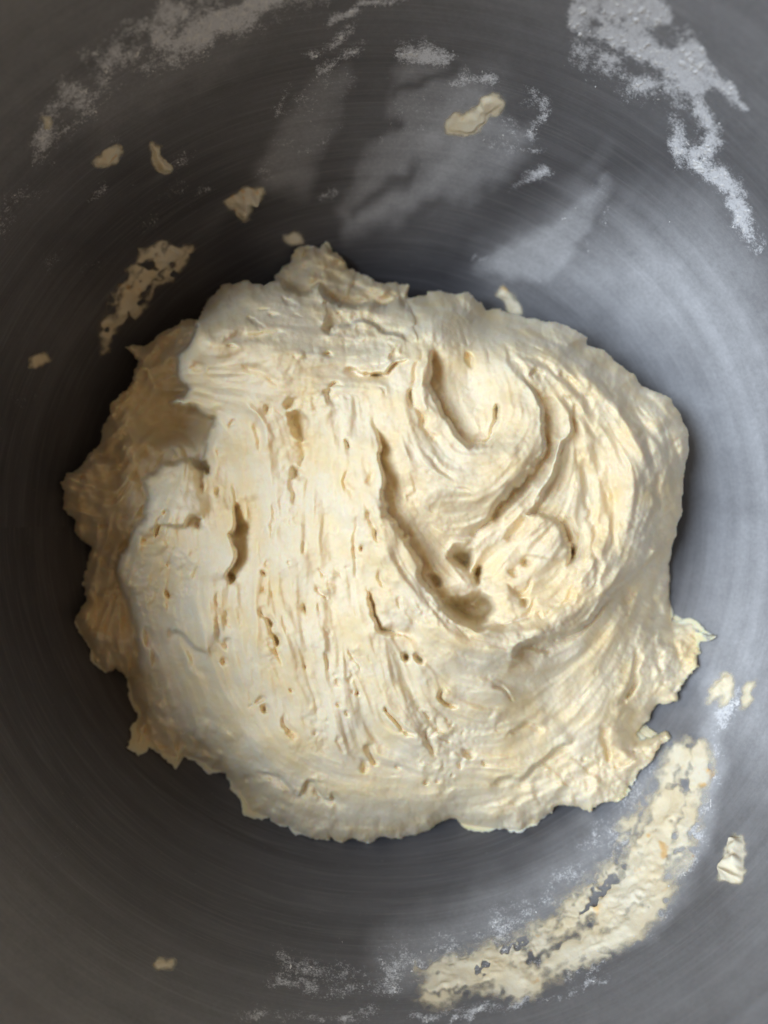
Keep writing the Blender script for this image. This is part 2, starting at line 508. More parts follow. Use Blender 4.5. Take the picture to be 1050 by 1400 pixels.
# ------------------------------------------------------------------ mixing bowl
def build_bowl():
    nt_, nz = 720, 250
    tz = np.linspace(0, 1, nz)
    zin = RIMZ * tz ** 1.6
    zin[0] = 0
    rin = prof(zin)
    th = np.linspace(0, 2 * np.pi, nt_, endpoint=False)
    prof_r = list(rin[1:])
    prof_z = list(zin[1:])
    # outside of the sheet, back down to a small foot
    zo = np.linspace(RIMZ, 0.0, 60)
    for z_ in zo:
        prof_r.append(float(prof(max(z_, 0)) + .0012 if z_ > .004 else max(float(prof(z_)), .035) + .0012))
        prof_z.append(z_ - .0012 if z_ < .05 else z_)
    R_, Z_ = np.array(prof_r), np.array(prof_z)
    k = len(R_)
    V = np.empty((k, nt_, 3))
    V[:, :, 0] = R_[:, None] * np.cos(th)
    V[:, :, 1] = R_[:, None] * np.sin(th)
    V[:, :, 2] = Z_[:, None]
    verts = V.reshape(-1, 3)
    a = np.arange(k - 1)[:, None] * nt_ + np.arange(nt_)[None, :]
    b = np.arange(k - 1)[:, None] * nt_ + (np.arange(nt_)[None, :] + 1) % nt_
    faces = np.stack([a, b, b + nt_, a + nt_], -1).reshape(-1, 4)[:, ::-1]
    # close the bottom with small fans made of quads to a tiny ring
    c0 = len(verts)
    ring = np.stack([np.cos(th) * 1e-4, np.sin(th) * 1e-4, np.zeros(nt_)], -1)
    ring2 = ring.copy(); ring2[:, 2] = -.0012
    verts = np.vstack([verts, ring, ring2])
    i0 = np.arange(nt_); i1 = (i0 + 1) % nt_
    f2 = np.stack([c0 + i0, c0 + i1, i1, i0], -1)[:, ::-1]
    lb = (k - 1) * nt_
    f3 = np.stack([lb + i0, lb + i1, c0 + nt_ + i1, c0 + nt_ + i0], -1)[:, ::-1]
    faces = np.vstack([faces, f2, f3])
    o = link_mesh('mixing_bowl', verts, faces, M_STEEL)
    kz = ZC - verts[:, 2]
    u = PW / 2 + (verts[:, 0] - CX) / kz * FPX
    v = PH / 2 - (verts[:, 1] - CY) / kz * FPX
    attr(o, 'flour', sample_film(u, v) * (kz > .05))
    attr(o, 'haze', sample_film(u, v, HAZE) * (kz > .05))
    tag(o, 'deep brushed stainless steel mixing bowl dusted with flour inside', 'bowl')
    # rolled rim
    nr, ns = 240, 14
    r0, rr = float(prof(RIMZ)) + .0022, .0028
    T, S = np.meshgrid(np.linspace(0, 2 * np.pi, nr, endpoint=False), np.linspace(0, 2 * np.pi, ns, endpoint=False), indexing='ij')
    rv = np.stack([(r0 + rr * np.cos(S)) * np.cos(T), (r0 + rr * np.cos(S)) * np.sin(T), RIMZ + .001 + rr * np.sin(S)], -1).reshape(-1, 3)
    I, J = np.meshgrid(np.arange(nr), np.arange(ns), indexing='ij')
    q = lambda i, j: (i % nr) * ns + j % ns
    rf = np.stack([q(I, J), q(I + 1, J), q(I + 1, J + 1), q(I, J + 1)], -1).reshape(-1, 4)
    link_mesh('rim', rv, rf, M_STEEL, o)
    return o

bowl = build_bowl()

# ------------------------------------------------------------------ the dough
DG = Grid(58, 312, 1000, 1172, 1.0)
SH = DG.shape
n2, n5, n12, n30 = noise(SH, 1.6), noise(SH, 5), noise(SH, 12), noise(SH, 30)
wa, wb, wc, wd = noise(SH, 1.7), noise(SH, 1.7), noise(SH, 7), noise(SH, 7)
DG.wu = DG.U + .6 * wa + 2.6 * wc
DG.wv = DG.V + .6 * wb + 2.6 * wd

OUT = [(375, 382), (385, 362), (396, 350), (410, 338), (430, 332), (450, 333), (466, 346), (480, 366), (512, 383), (540, 386), (559, 389), (564, 398), (579, 399),
       (595, 396), (610, 398), (631, 405), (646, 401), (662, 409), (668, 423), (698, 428), (729, 433), (770, 443), (798, 453), (804, 461), (803, 470), (826, 480),
       (847, 496), (867, 510), (878, 527), (898, 533), (919, 545), (932, 567), (942, 598), (940, 623), (935, 649), (936, 675), (929, 714), (919, 751), (916, 782),
       (915, 814), (920, 846), (937, 843), (953, 848), (966, 858), (979, 875), (972, 883), (960, 878), (958, 889), (954, 906), (937, 924), (927, 946), (919, 966),
       (898, 977), (880, 990), (871, 1003), (890, 1003), (913, 1000), (917, 1010), (903, 1027), (888, 1037), (877, 1052), (875, 1063), (861, 1081), (850, 1097),
       (826, 1097), (811, 1113), (788, 1107), (772, 1104), (740, 1119), (732, 1129), (694, 1136), (657, 1138), (615, 1126), (589, 1134), (574, 1142), (523, 1150),
       (471, 1151), (420, 1143), (369, 1126), (335, 1112), (329, 1090), (312, 1070), (297, 1057), (285, 1066), (268, 1044), (254, 1036), (245, 1054), (234, 1046),
       (219, 1030), (202, 1022), (188, 1043), (171, 1023), (176, 1003), (181, 977), (174, 955), (176, 930), (160, 915), (144, 920), (123, 909), (119, 888), (106, 867),
       (102, 850), (110, 821), (106, 800), (114, 775), (125, 750), (106, 737), (97, 712), (80, 687), (81, 660), (92, 645), (108, 639), (114, 622), (137, 604),
       (138, 580), (147, 555), (173, 534), (179, 509), (187, 492), (173, 475), (186, 469), (200, 469), (244, 442), (249, 433), (262, 432), (274, 412), (290, 397),
       (311, 386), (337, 381), (358, 383)]
_full = (DG.wu, DG.wv)
rs = 1 - .55 * smooth(640, 760, DG.U) * smooth(900, 820, DG.V)      # calmer outline on the right
DG.wu, DG.wv = DG.U + rs * (DG.wu - DG.U), DG.V + rs * (DG.wv - DG.V)
sd = DG.sdf(OUT, 90)
sd = sd - rs * 1.0 * np.clip(noise(SH, 3.0), 0, 3) - rs * 2.4 * np.clip(noise(SH, 7.0), 0, 3)
DG.wu, DG.wv = _full
ZB = bowl_hit(DG.U, DG.V) * 1000.0         # bowl surface under each point of the picture, mm

# broad heights in mm above the bowl's bottom
CTRL = [(300, 440, 66), (360, 420, 66), (450, 430, 65), (520, 425, 58), (600, 440, 66), (700, 470, 66), (800, 520, 62), (870, 580, 62), (905, 640, 62), (890, 740, 60), (915, 600, 61),
        (270, 500, 68), (340, 500, 74), (430, 500, 76), (500, 500, 75), (560, 520, 76), (640, 530, 73), (700, 560, 75), (760, 560, 72), (820, 620, 67), (850, 700, 64),
        (330, 560, 74), (420, 600, 77), (500, 620, 78), (580, 650, 79), (650, 660, 78), (720, 640, 74), (770, 680, 70), (800, 760, 68), (740, 740, 70), (640, 780, 69),
        (360, 680, 75), (440, 720, 78), (520, 760, 79), (600, 860, 76), (690, 870, 73), (760, 850, 70), (840, 780, 64),
        (300, 600, 68), (290, 660, 68), (250, 660, 66), (230, 720, 66), (270, 760, 68), (220, 790, 61), (190, 800, 57), (330, 800, 71), (400, 860, 75), (500, 900, 76), (600, 950, 72),
        (280, 860, 66), (230, 880, 54), (200, 940, 44), (260, 960, 52), (340, 960, 64), (430, 980, 69), (520, 1020, 67), (600, 1040, 63), (420, 1060, 60), (500, 1090, 57),
        (320, 1040, 50), (280, 1010, 47), (220, 1000, 41), (370, 1095, 47), (600, 1100, 54), (690, 1080, 54), (760, 1060, 52), (820, 1040, 50), (700, 980, 62), (770, 950, 60),
        (830, 900, 57), (860, 850, 54), (880, 920, 51), (920, 900, 47), (850, 1000, 50), (900, 1010, 48),
        (262, 440, 60), (252, 500, 65), (240, 548, 63), (282, 600, 63), (240, 632, 63), (205, 665, 61), (190, 720, 60), (165, 780, 55), (182, 850, 51), (188, 900, 47), (200, 560, 60), (140, 660, 56), (130, 800, 48),
        (430, 380, 55), (500, 400, 56)]

def thin_plate(pts, u, v):
    P = np.array(pts, float)
    xy = P[:, :2] / 300.0
    def ker(r2):
        return np.where(r2 > 0, .5 * r2 * np.log(r2 + 1e-12), 0)
    n = len(P)
    D = ((xy[:, None, :] - xy[None, :, :]) ** 2).sum(-1)
    A = np.zeros((n + 3, n + 3))
    A[:n, :n] = ker(D) + .0008 * np.eye(n)
    A[:n, n] = 1; A[:n, n + 1:] = xy
    A[n, :n] = 1; A[n + 1:, :n] = xy.T
    w = np.linalg.solve(A, np.concatenate([P[:, 2], np.zeros(3)]))
    cu, cv = u[::6], v[::6]
    X, Y = np.meshgrid(cu / 300.0, cv / 300.0)
    out = w[n] + w[n + 1] * X + w[n + 2] * Y
    for k in range(n):
        out = out + w[k] * ker((X - xy[k, 0]) ** 2 + (Y - xy[k, 1]) ** 2)
    return upsample(out, cu, cv, u, v)

edge_pts = []
OUTA = np.array(OUT, float)
for k in range(0, len(OUT), 2):
    u_, v_ = OUTA[k]
    c = 8.0 if not (u_ < 380 and v_ > 880) else 5.0
    if u_ > 860 and v_ > 830: c = 4.0
    elif v_ > 1090 and u_ > 560: c = 8.0
    elif u_ > 790: c = 24.0 if v_ < 740 else 16.0
    elif v_ < 480 and u_ > 560: c = 20.0
    elif v_ < 400 and u_ < 380 and u_ > 300: c = 24.0
    elif v_ < 400 and u_ < 570: c = 9.0
    if (u_ < 185 and 450 < v_ < 915) or (v_ < 392 and 372 < u_ < 560): continue
    z_ = float(bowl_hit(np.array([u_]), np.array([v_]))[0]) * 1000
    edge_pts.append((u_, v_, z_ + c))
Z = thin_plate(CTRL + edge_pts, DG.u, DG.v)
# lower layer: the shaded dough on the left and the peak at the back, seen past the edge of the upper sheet
LOWC = [(255, 588, 31), (230, 588, 31), (205, 580, 34), (215, 555, 34), (240, 530, 38), (200, 520, 43), (220, 480, 43), (240, 455, 43), (180, 490, 45), (160, 560, 46), (145, 580, 45), (165, 603, 46), (200, 618, 44), (250, 616, 43),
        (280, 608, 42), (190, 640, 46), (150, 650, 46), (110, 660, 47), (90, 675, 45), (120, 700, 46), (170, 690, 48), (190, 700, 46), (150, 730, 45), (110, 725, 43), (160, 770, 43), (130, 800, 42), (112, 850, 41),
        (150, 850, 43), (175, 860, 43), (140, 900, 40), (180, 920, 41), (270, 630, 42), (400, 360, 36), (430, 350, 38), (450, 345, 36), (470, 375, 38), (520, 395, 40), (555, 395, 40), (400, 390, 38), (480, 410, 40)]
ZLOW = thin_plate(LOWC, DG.u, DG.v)
LOWP = [(262, 425), (266, 452), (262, 470), (247, 488), (245, 508), (250, 528), (244, 541), (231, 548), (246, 558), (270, 562), (292, 570), (286, 590), (281, 606), (279, 620), (282, 634), (280, 648), (272, 640), (264, 628), (250, 628), (232, 632),
        (214, 640), (198, 654), (197, 678), (194, 702), (184, 724), (172, 748), (162, 772), (161, 786), (168, 802), (172, 830), (182, 860), (186, 890), (178, 915), (174, 950), (40, 950), (40, 600), (120, 420), (240, 400)]
LOWT = [(352, 376), (376, 384), (396, 392), (412, 399), (424, 398), (434, 389), (442, 402), (454, 412), (478, 416), (505, 412), (530, 416), (548, 404), (556, 412), (566, 398), (572, 360), (400, 300)]
low_w = np.maximum(smooth(-3.5, 1.0, DG.sdf(LOWP, 60)), smooth(-3.0, 1.0, DG.sdf(LOWT, 60)))
lowd = np.maximum(DG.sdf(LOWP, 60), DG.sdf(LOWT, 60))

# ---- flow of the dough (direction of the pulled strands)
FLOW = [[(300, 580), (300, 700), (310, 850), (330, 960)], [(360, 600), (365, 740), (375, 860), (400, 1000)], [(430, 560), (430, 700), (440, 840), (470, 1000)],
        [(480, 560), (490, 680), (505, 800), (540, 920), (580, 1000)], [(520, 610), (528, 700), (570, 780), (620, 850), (700, 870), (790, 830), (850, 740)],
        [(560, 800), (620, 880), (700, 900)], [(300, 1000), (420, 1080), (560, 1105), (700, 1100), (830, 1040), (900, 930)], [(560, 1010), (680, 1040), (780, 990), (850, 900), (880, 800)],
        [(640, 430), (760, 470), (860, 560), (910, 660), (880, 760), (800, 850)], [(690, 440), (800, 540), (850, 660), (830, 770), (740, 860)], [(760, 520), (810, 640), (815, 750), (760, 830), (690, 850)],
        [(575, 470), (570, 545), (620, 620), (690, 620), (735, 570), (715, 510)], [(540, 600), (570, 680), (640, 700), (700, 665), (740, 600)], [(640, 440), (640, 530), (655, 600)],
        [(770, 570), (755, 640), (700, 710), (665, 745)], [(260, 450), (330, 420), (430, 430), (540, 440)], [(245, 500), (320, 510), (400, 500), (520, 500)], [(240, 545), (320, 550), (360, 590), (370, 660)],
        [(100, 670), (170, 690), (200, 640)], [(110, 840), (150, 780), (160, 720)], [(180, 800), (200, 900), (230, 1010)], [(240, 830), (270, 920), (330, 1040)], [(215, 660), (190, 740), (170, 790)],
        [(270, 690), (280, 760), (270, 850)], [(160, 600), (220, 560), (280, 590)], [(180, 560), (200, 500), (240, 460)], [(400, 345), (460, 360), (540, 395)], [(830, 1040), (900, 1005)], [(870, 980), (930, 880)]]
cu, cv = DG.u[::6], DG.v[::6]
CU, CV = np.meshgrid(cu, cv)
c2 = np.zeros(CU.shape); s2 = np.zeros(CU.shape)
for P in FLOW:
    Q = catmull(P, 6)
    for a, b in zip(Q[:-1], Q[1:]):
        an = 2 * math.atan2(b[1] - a[1], b[0] - a[0])
        w = np.hypot(*(b - a)) * (np.exp(-((CU - .5 * (a[0] + b[0])) ** 2 + (CV - .5 * (a[1] + b[1])) ** 2) / (2 * 28.0 ** 2)) + 1e-6)
        c2 += w * math.cos(an); s2 += w * math.sin(an)
ang = .5 * np.arctan2(upsample(s2, cu, cv, DG.u, DG.v), upsample(c2, cu, cv, DG.u, DG.v))
ang = ang + .10 * noise(SH, 9)
FX, FY = np.cos(ang).astype(np.float32), np.sin(ang).astype(np.float32)

def lic(src, n, step=1.4):
    acc = src.copy()
    tot = 1.0
    for sg in (1, -1):
        x = np.arange(SH[1], dtype=np.float32)[None, :].repeat(SH[0], 0)
        y = np.arange(SH[0], dtype=np.float32)[:, None].repeat(SH[1], 1)
        dx, dy = sg * FX, sg * FY
        for k in range(n):
            x = np.clip(x + dx * step, 0, SH[1] - 1)
            y = np.clip(y + dy * step, 0, SH[0] - 1)
            i, j = np.rint(x).astype(np.int32), np.rint(y).astype(np.int32)
            nx, ny = FX[j, i], FY[j, i]
            f = np.sign(nx * dx + ny * dy)
            f[f == 0] = 1
            dx, dy = nx * f, ny * f
            w = .5 * (1 + math.cos(math.pi * k / n))
            acc += w * src[j, i]
            tot += w
    a = acc / tot
    return (a - a.mean()) / a.std()

fib_f = lic(noise(SH, 1.2), 14)
fib_m = lic(noise(SH, 2.4), 26)
fib_c = lic(noise(SH, 7.0), 44)
tear = lic(noise(SH, 2.0), 13)          # short stretched tears

ADD = np.zeros(SH)

def fold(P, side, a, b, w1=26, w2=16, r=7, taper=.18, k=1.0):
    """a lip: raised by a mm on one side of the line (side 'R' or 'L' of travel), sunk by b mm on the other"""
    a, b, w1, w2 = a * 1.35 * k, b * 1.3 * k, w1 * 1.5, w2 * .9
    ws, d, s, t, L = DG.line(P, max(w1, w2) * 4.5)
    s = s if side == 'R' else -s
    tp = smooth(0, taper * L, t) * smooth(L, (1 - taper) * L, t)
    ends = (t <= 1e-6) | (t >= L - 1e-6)
    tp = np.where(ends, 0, tp)
    q = 1 - np.clip(d / r, 0, 1)
    hi = a * np.exp(-d / w1) * np.sqrt(np.clip(1 - q * q, 0, 1))
    lo_ = -b * np.exp(-(d / w2) ** 1.3)
    ADD[ws] += tp * np.where(s > 0, hi + np.where(d < 1.2, -.5 * b * (1 - d / 1.2), 0), lo_)

def groove(P, w, dep, taper=.25, lip=.25):
    dep *= 1.1
    ws, d, s, t, L = DG.line(P, w * 4)
    tp = smooth(-.02 * L, taper * L, t) * smooth(1.02 * L, (1 - taper) * L, t)
    ww = w * (.55 + .45 * tp)
    ADD[ws] += tp * (-dep * np.exp(-(d / (ww * .66)) ** 2) + lip * np.exp(-((d - ww * 1.1) / (ww * .6)) ** 2))

def ridge(P, w, h, taper=.3):
    ws, d, s, t, L = DG.line(P, w * 4)
    tp = smooth(0, taper * L, t) * smooth(L, (1 - taper) * L, t)
    ADD[ws] += tp * h * np.exp(-(d / w) ** 2)

def pit(cu_, cv_, rx, ry, deg, dep, edge=.55):
    P = np.array([(cu_, cv_)], float)
    ws = DG.window(P, max(rx, ry) * 2 + 8)
    x, y = DG.wu[ws] - cu_, DG.wv[ws] - cv_
    c, s = math.cos(math.radians(deg)), math.sin(math.radians(deg))
    q = np.hypot((x * c + y * s) / rx, (-x * s + y * c) / ry)
    dep *= 1.25 if dep > 0 else 1
    ADD[ws] -= dep * (1 - smooth(.35, 1.1, q))

def cavity(P, dep, wall=6.0):
    s = DG.sdf(P, 40)
    np.add(ADD, -dep * smooth(-1.0, wall, s), out=ADD)

def bump(cu_, cv_, rx, ry, deg, h):
    P = np.array([(cu_, cv_)], float)
    ws = DG.window(P, max(rx, ry) * 3)
    x, y = DG.wu[ws] - cu_, DG.wv[ws] - cv_
    c, s = math.cos(math.radians(deg)), math.sin(math.radians(deg))
    ADD[ws] += h * np.exp(-(((x * c + y * s) / rx) ** 2 + ((-x * s + y * c) / ry) ** 2))

# broad bulges and hollows
ridge([(492, 590), (503, 680), (526, 745), (558, 808), (612, 868), (690, 890), (770, 858), (828, 792), (862, 700)], 28, 3.4, .2)
ridge([(552, 490), (548, 580), (590, 648), (660, 662), (718, 618), (732, 560)], 26, 3.2, .2)
ridge([(690, 452), (790, 512), (862, 600), (872, 690), (846, 770)], 36, 3.6, .2)
groove([(772, 590), (806, 660), (808, 740), (770, 810)], 18, 1.2)
bump(310, 470, 72, 60, 0, 6.0); bump(240, 690, 42, 60, 15, 6.5); bump(760, 935, 60, 40, -25, -4.0); bump(312, 650, 20, 60, 0, -3.0); bump(345, 740, 22, 50, 0, -2.5)
bump(410, 640, 24, 70, 0, -2.2); bump(470, 640, 26, 90, 0, 1.6); bump(380, 480, 50, 30, 10, 1.5); bump(300, 780, 30, 40, 0, 2.0); bump(520, 470, 40, 20, 0, -2.0)
bump(270, 840, 40, 40, 0, 2.5); bump(330, 900, 60, 50, 0, 1.5); bump(640, 1000, 60, 30, -10, 1.5)
for f_, w_, h_ in ((1.0, 10, 1.2), (.90, 7, .7), (.80, 9, 1.0), (.68, 6, .6)):
    ridge([(700 + f_ * (a_ - 700), 660 + f_ * (b_ - 660)) for a_, b_ in ((690, 452), (790, 500), (862, 585), (884, 680), (856, 770), (790, 838), (700, 872))], w_, h_, .2)
# the long curling sheet edge and the swirl inside it
fold([(505, 565), (512, 588), (519, 615), (523, 642), (526, 682), (530, 700), (544, 721), (559, 744), (567, 765), (575, 788), (585, 802), (599, 820), (613, 838), (633, 853), (655, 858), (684, 853), (706, 842)],
     'R', 3.2, 2.8, 30, 16, 6, .14, 1.2)
fold([(715, 515), (728, 535), (740, 555), (746, 578), (746, 602), (740, 624), (730, 642), (715, 655), (698, 674), (682, 695), (668, 710), (654, 726)], 'R', 2.8, 3.0, 26, 13, 6, .16, 1.15)
groove([(728, 645), (712, 662), (696, 682), (680, 703), (664, 722)], 12, 2.4)
ridge([(786, 562), (772, 604), (758, 640), (735, 680), (704, 714), (676, 744)], 7, 2.6)
fold([(786, 552), (780, 580), (769, 612), (757, 642), (747, 668), (736, 692)], 'R', 1.6, 2.6, 14, 12, 5)
groove([(722, 702), (706, 718), (692, 738)], 7, 3.2)
# hollow inside the swirl with its J-shaped crease
bump(640, 520, 40, 62, -20, -2.4)
fold([(592, 470), (590, 500), (596, 535), (606, 560), (619, 581), (633, 598), (647, 608), (660, 610), (670, 602), (677, 586)], 'R', 2.6, 3.4, 18, 14, 6, .15, 1.3)
groove([(656, 611), (668, 603), (675, 588), (681, 570), (684, 552)], 5, 2.2, .2)
pit(642, 489, 6, 14, -28, 2.2)
pit(682, 562, 6, 12, 15, 2.0)
groove([(562, 545), (575, 572), (590, 598), (600, 614)], 5, 1.6)
pit(563, 545, 5, 12, 10, 2.4)
groove([(578, 470), (572, 505), (566, 540)], 8, 1.6)
ridge([(583, 470), (579, 510), (584, 555), (604, 590)], 6, 1.6)
groove([(577, 622), (600, 640), (616, 655)], 4, .9)
groove([(625, 665), (650, 670)], 3, .7)
# curled ball right of the cavity
fold([(712, 702), (728, 703), (745, 706), (764, 720), (776, 742), (780, 764), (774, 780)], 'R', 2.6, 2.2, 30, 11, 7, .15, 1.3)
bump(730, 745, 34, 30, 0, 2.2)
pit(779, 758, 5, 14, 5, 2.4); pit(720, 773, 8, 5, 15, 3.0); pit(702, 783, 7, 4, 0, 2.4); pit(718, 817, 5, 9, 10, 3.0); pit(712, 800, 9, 7, 0, 1.4)
groove([(690, 800), (705, 806), (722, 800), (728, 785)], 5, 1.8)
groove([(676, 850), (700, 846), (722, 832), (734, 812)], 4, 1.6)
# the cavity
cavity([(599, 821), (618, 812), (643, 811), (659, 808), (671, 817), (682, 832), (672, 842), (668, 850), (648, 855), (631, 850), (613, 836)], 12.5, 15)
cavity([(608, 764), (621, 753), (634, 749), (649, 747), (653, 758), (651, 774), (640, 784), (626, 777), (617, 769)], 10, 12)
pit(594, 789, 11, 8, 25, 3.0); bump(634, 798, 22, 9, 8, 2.6)
ridge([(602, 760), (622, 746), (650, 737)], 5, 1.8); pit(652, 790, 8, 12, 20, 4.5)
groove([(645, 735), (660, 722), (670, 712)], 7, 2.2)
bump(690, 760, 16, 22, 0, 1.6); bump(690, 815, 18, 14, 0, 2.0)
# outer edge of the swirl sheet
fold([(696, 915), (706, 897), (716, 884), (727, 877), (742, 876), (757, 876), (774, 868), (791, 861), (809, 848), (819, 827), (834, 811), (853, 798), (868, 785), (890, 769), (914, 742)],
     'L', 2.6, 3.6, 26, 26, 7, .12, 1.35)
pit(735, 884, 22, 7, 0, 2.2)
pit(858, 812, 8, 13, 15, 2.0)
groove([(792, 668), (801, 686), (811, 714), (816, 746), (816, 782), (805, 812)], 6, 1.3)
groove([(800, 600), (828, 640), (842, 700), (838, 760)], 7, 1.0)
groove([(756, 690), (790, 730), (796, 775), (775, 820), (730, 848)], 6, 1.1)
groove([(700, 480), (760, 505), (800, 545), (815, 590)], 8, 1.2)
groove([(860, 560), (890, 610), (898, 670), (885, 730)], 8, 1.3)
groove([(690, 470), (720, 520), (735, 540)], 6, 1.3)
ridge([(660, 430), (740, 470), (830, 540), (868, 620), (866, 700), (836, 770)], 13, 1.8)
ridge([(740, 530), (790, 580), (810, 650)], 9, 1.3)
groove([(727, 520), (732, 512), (742, 520)], 6, 1.5)
# tears and holes in the hanging sheet
cavity([(396, 563), (403, 559), (411, 560), (415, 575), (420, 588), (421, 598), (413, 602), (404, 598), (398, 584)], 6.0, 5)
groove([(414, 596), (412, 615), (410, 640)], 13, 2.4, .3)
pit(398, 550, 11, 5, -15, 2.4); pit(367, 556, 5, 7, 15, 1.8); pit(407, 648, 11, 9, 20, 2.6); groove([(402, 640), (400, 668), (401, 694)], 5, 1.5)
pit(455, 533, 7, 4, 0, 2.0); pit(452, 545, 4, 9, -20, 2.4); pit(446, 540, 5, 4, 0, 1.6); pit(474, 605, 3.5, 5, 0, 2.4); pit(450, 486, 6, 3.5, 0, 2.0)
groove([(474, 638), (476, 662), (478, 685)], 5, 1.6); groove([(372, 683), (376, 712), (373, 748)], 6, 1.8); groove([(414, 733), (418, 756)], 4, 1.3)
groove([(430, 768), (436, 780), (441, 790)], 4, 1.4); groove([(437, 798), (440, 810), (442, 820)], 4, 1.8); pit(416, 833, 4.5, 8, 0, 2.2); groove([(360, 828), (367, 845), (371, 862)], 6, 2.0)
pit(361, 784, 4, 3.5, 0, 2.2); pit(359, 803, 4, 6, 10, 1.4); pit(498, 750, 2.6, 6, 0, 2.8); pit(517, 728, 3, 7, -10, 1.8); pit(392, 772, 3, 6, 0, 1.2); pit(366, 768, 5, 8, 0, 1.2)
groove([(490, 690), (488, 720), (490, 760), (485, 800)], 6, 1.2); groove([(505, 690), (512, 720), (524, 745)], 5, 1.4); groove([(500, 640), (502, 665)], 5, 1.2)
groove([(515, 780), (521, 795), (528, 806)], 5, 2.2)
fold([(504, 800), (508, 822), (517, 845), (528, 861), (545, 874), (562, 879)], 'R', .8, 2.2, 12, 9, 5, .2)
groove([(505, 812), (510, 832), (519, 850), (532, 866), (548, 876)], 8, 2.8, .2)
groove([(545, 815), (553, 835)], 4, 1.4)
pit(554, 903, 7, 8, 10, 4.0); pit(570, 899, 8, 6, 20, 4.0); groove([(601, 943), (608, 955), (624, 962)], 6, 3.2, .15); bump(622, 942, 12, 9, 0, 1.0)
groove([(524, 964), (536, 981), (550, 997), (570, 1007)], 5, 2.4, .15); pit(527, 969, 4, 6, 30, 1.4)
groove([(586, 992), (585, 1016), (598, 1037)], 5, 2.2); pit(638, 1032, 11, 5, 20, 2.8); pit(630, 1043, 5, 5, 0, 1.8); pit(660, 1042, 4, 3, 0, 2.0)
groove([(500, 1018), (508, 1032), (518, 1046)], 8, 3.2, .15); pit(497, 1050, 8, 10, 0, 1.8); pit(578, 1063, 5, 5, 0, 2.4); pit(545, 1050, 8, 4, 20, 1.4)
groove([(364, 838), (371, 858), (378, 880), (384, 900), (388, 916)], 5, 2.0); pit(380, 876, 7, 8, 0, 2.8); pit(357, 961, 6, 5, 0, 2.6); pit(364, 972, 6, 6, 0, 3.0); pit(346, 965, 6, 4, 0, 1.2)
groove([(388, 974), (394, 994), (404, 1010)], 4.5, 2.2); pit(397, 942, 3, 6, -15, 1.8); pit(312, 881, 5, 6, 20, 2.2); pit(305, 901, 4, 6, 0, 1.8); pit(493, 946, 4, 4, 0, 2.4); pit(485, 944, 3, 5, 0, 1.4)
pit(463, 966, 4, 5, 0, 1.6); pit(474, 976, 3, 5, -15, 2.0); pit(459, 932, 3, 7, 0, 1.4); groove([(476, 880), (486, 900), (492, 920)], 4, 1.4); groove([(443, 895), (446, 915)], 4, 1.2); pit(418, 912, 3, 5, 0, 1.4)
groove([(462, 1000), (468, 1020), (470, 1035)], 5, 1.2); pit(600, 1065, 6, 4, 0, 1.4); groove([(672, 935), (690, 942), (702, 952)], 4, 1.8)
fold([(660, 1075), (684, 1066), (704, 1064), (724, 1050), (742, 1040), (760, 1028), (790, 1004)], 'L', 2.0, 2.8, 22, 14, 6, .2)
fold([(690, 1010), (708, 992), (730, 985), (742, 1000)], 'L', .9, 1.6, 12, 12, 5)
# torn ledge at the top
fold([(438, 446), (452, 452), (462, 442), (478, 446), (494, 440), (520, 452), (546, 455), (560, 470)], 'R', 2.0, 3.2, 20, 18, 5, .12)
fold([(470, 500), (490, 506), (506, 512), (522, 516), (534, 500), (560, 492)], 'L', 1.6, 2.6, 16, 9, 5, .15)
pit(512, 516, 8, 5, 0, 2.6); pit(540, 487, 12, 9, 10, 1.6)
fold([(560, 395), (562, 420), (566, 445), (574, 470)], 'R', 1.2, 1.0, 14, 12, 7)
for (u_, v_, rx, ry, dg, h) in [(375, 430, 9, 4, 10, 1.4), (350, 442, 10, 4, 25, 1.2), (395, 412, 9, 4, 15, 1.2), (270, 500, 11, 7, -20, 2.0), (282, 505, 5, 5, 0, -1.2), (318, 475, 8, 4, 0, 1.0)]:
    pit(u_, v_, rx, ry, dg, h)
groove([(330, 500), (360, 512), (385, 530)], 7, 1.4); groove([(300, 470), (345, 455), (400, 465)], 8, 1.2)
ridge([(262, 520), (300, 515), (340, 510)], 9, 1.0)
# left flap hanging over the shaded hollow
fold([(262, 430), (266, 452), (262, 470), (247, 488), (245, 508), (250, 528), (244, 541), (231, 548), (246, 558), (270, 562), (292, 570), (286, 590), (281, 610), (274, 628)], 'L', 2.0, 0.0, 18, 22, 9, .05)
ridge([(330, 541), (350, 560), (362, 586), (366, 622)], 6, 2.0); groove([(345, 570), (352, 592), (354, 620)], 6, 1.2); ridge([(238, 548), (270, 552), (310, 552)], 6, 1.2)
pit(317, 577, 7, 5, 0, 1.2); groove([(298, 580), (290, 600), (285, 625)], 6, 1.2)
ridge([(140, 575), (165, 600), (200, 614), (250, 612), (280, 604)], 9, 2.4); ridge([(142, 580), (150, 555), (180, 530), (190, 500)], 10, 2.4)
ridge([(178, 476), (195, 492), (215, 508)], 6, 2.0); groove([(205, 500), (225, 475), (245, 455)], 10, 1.2)
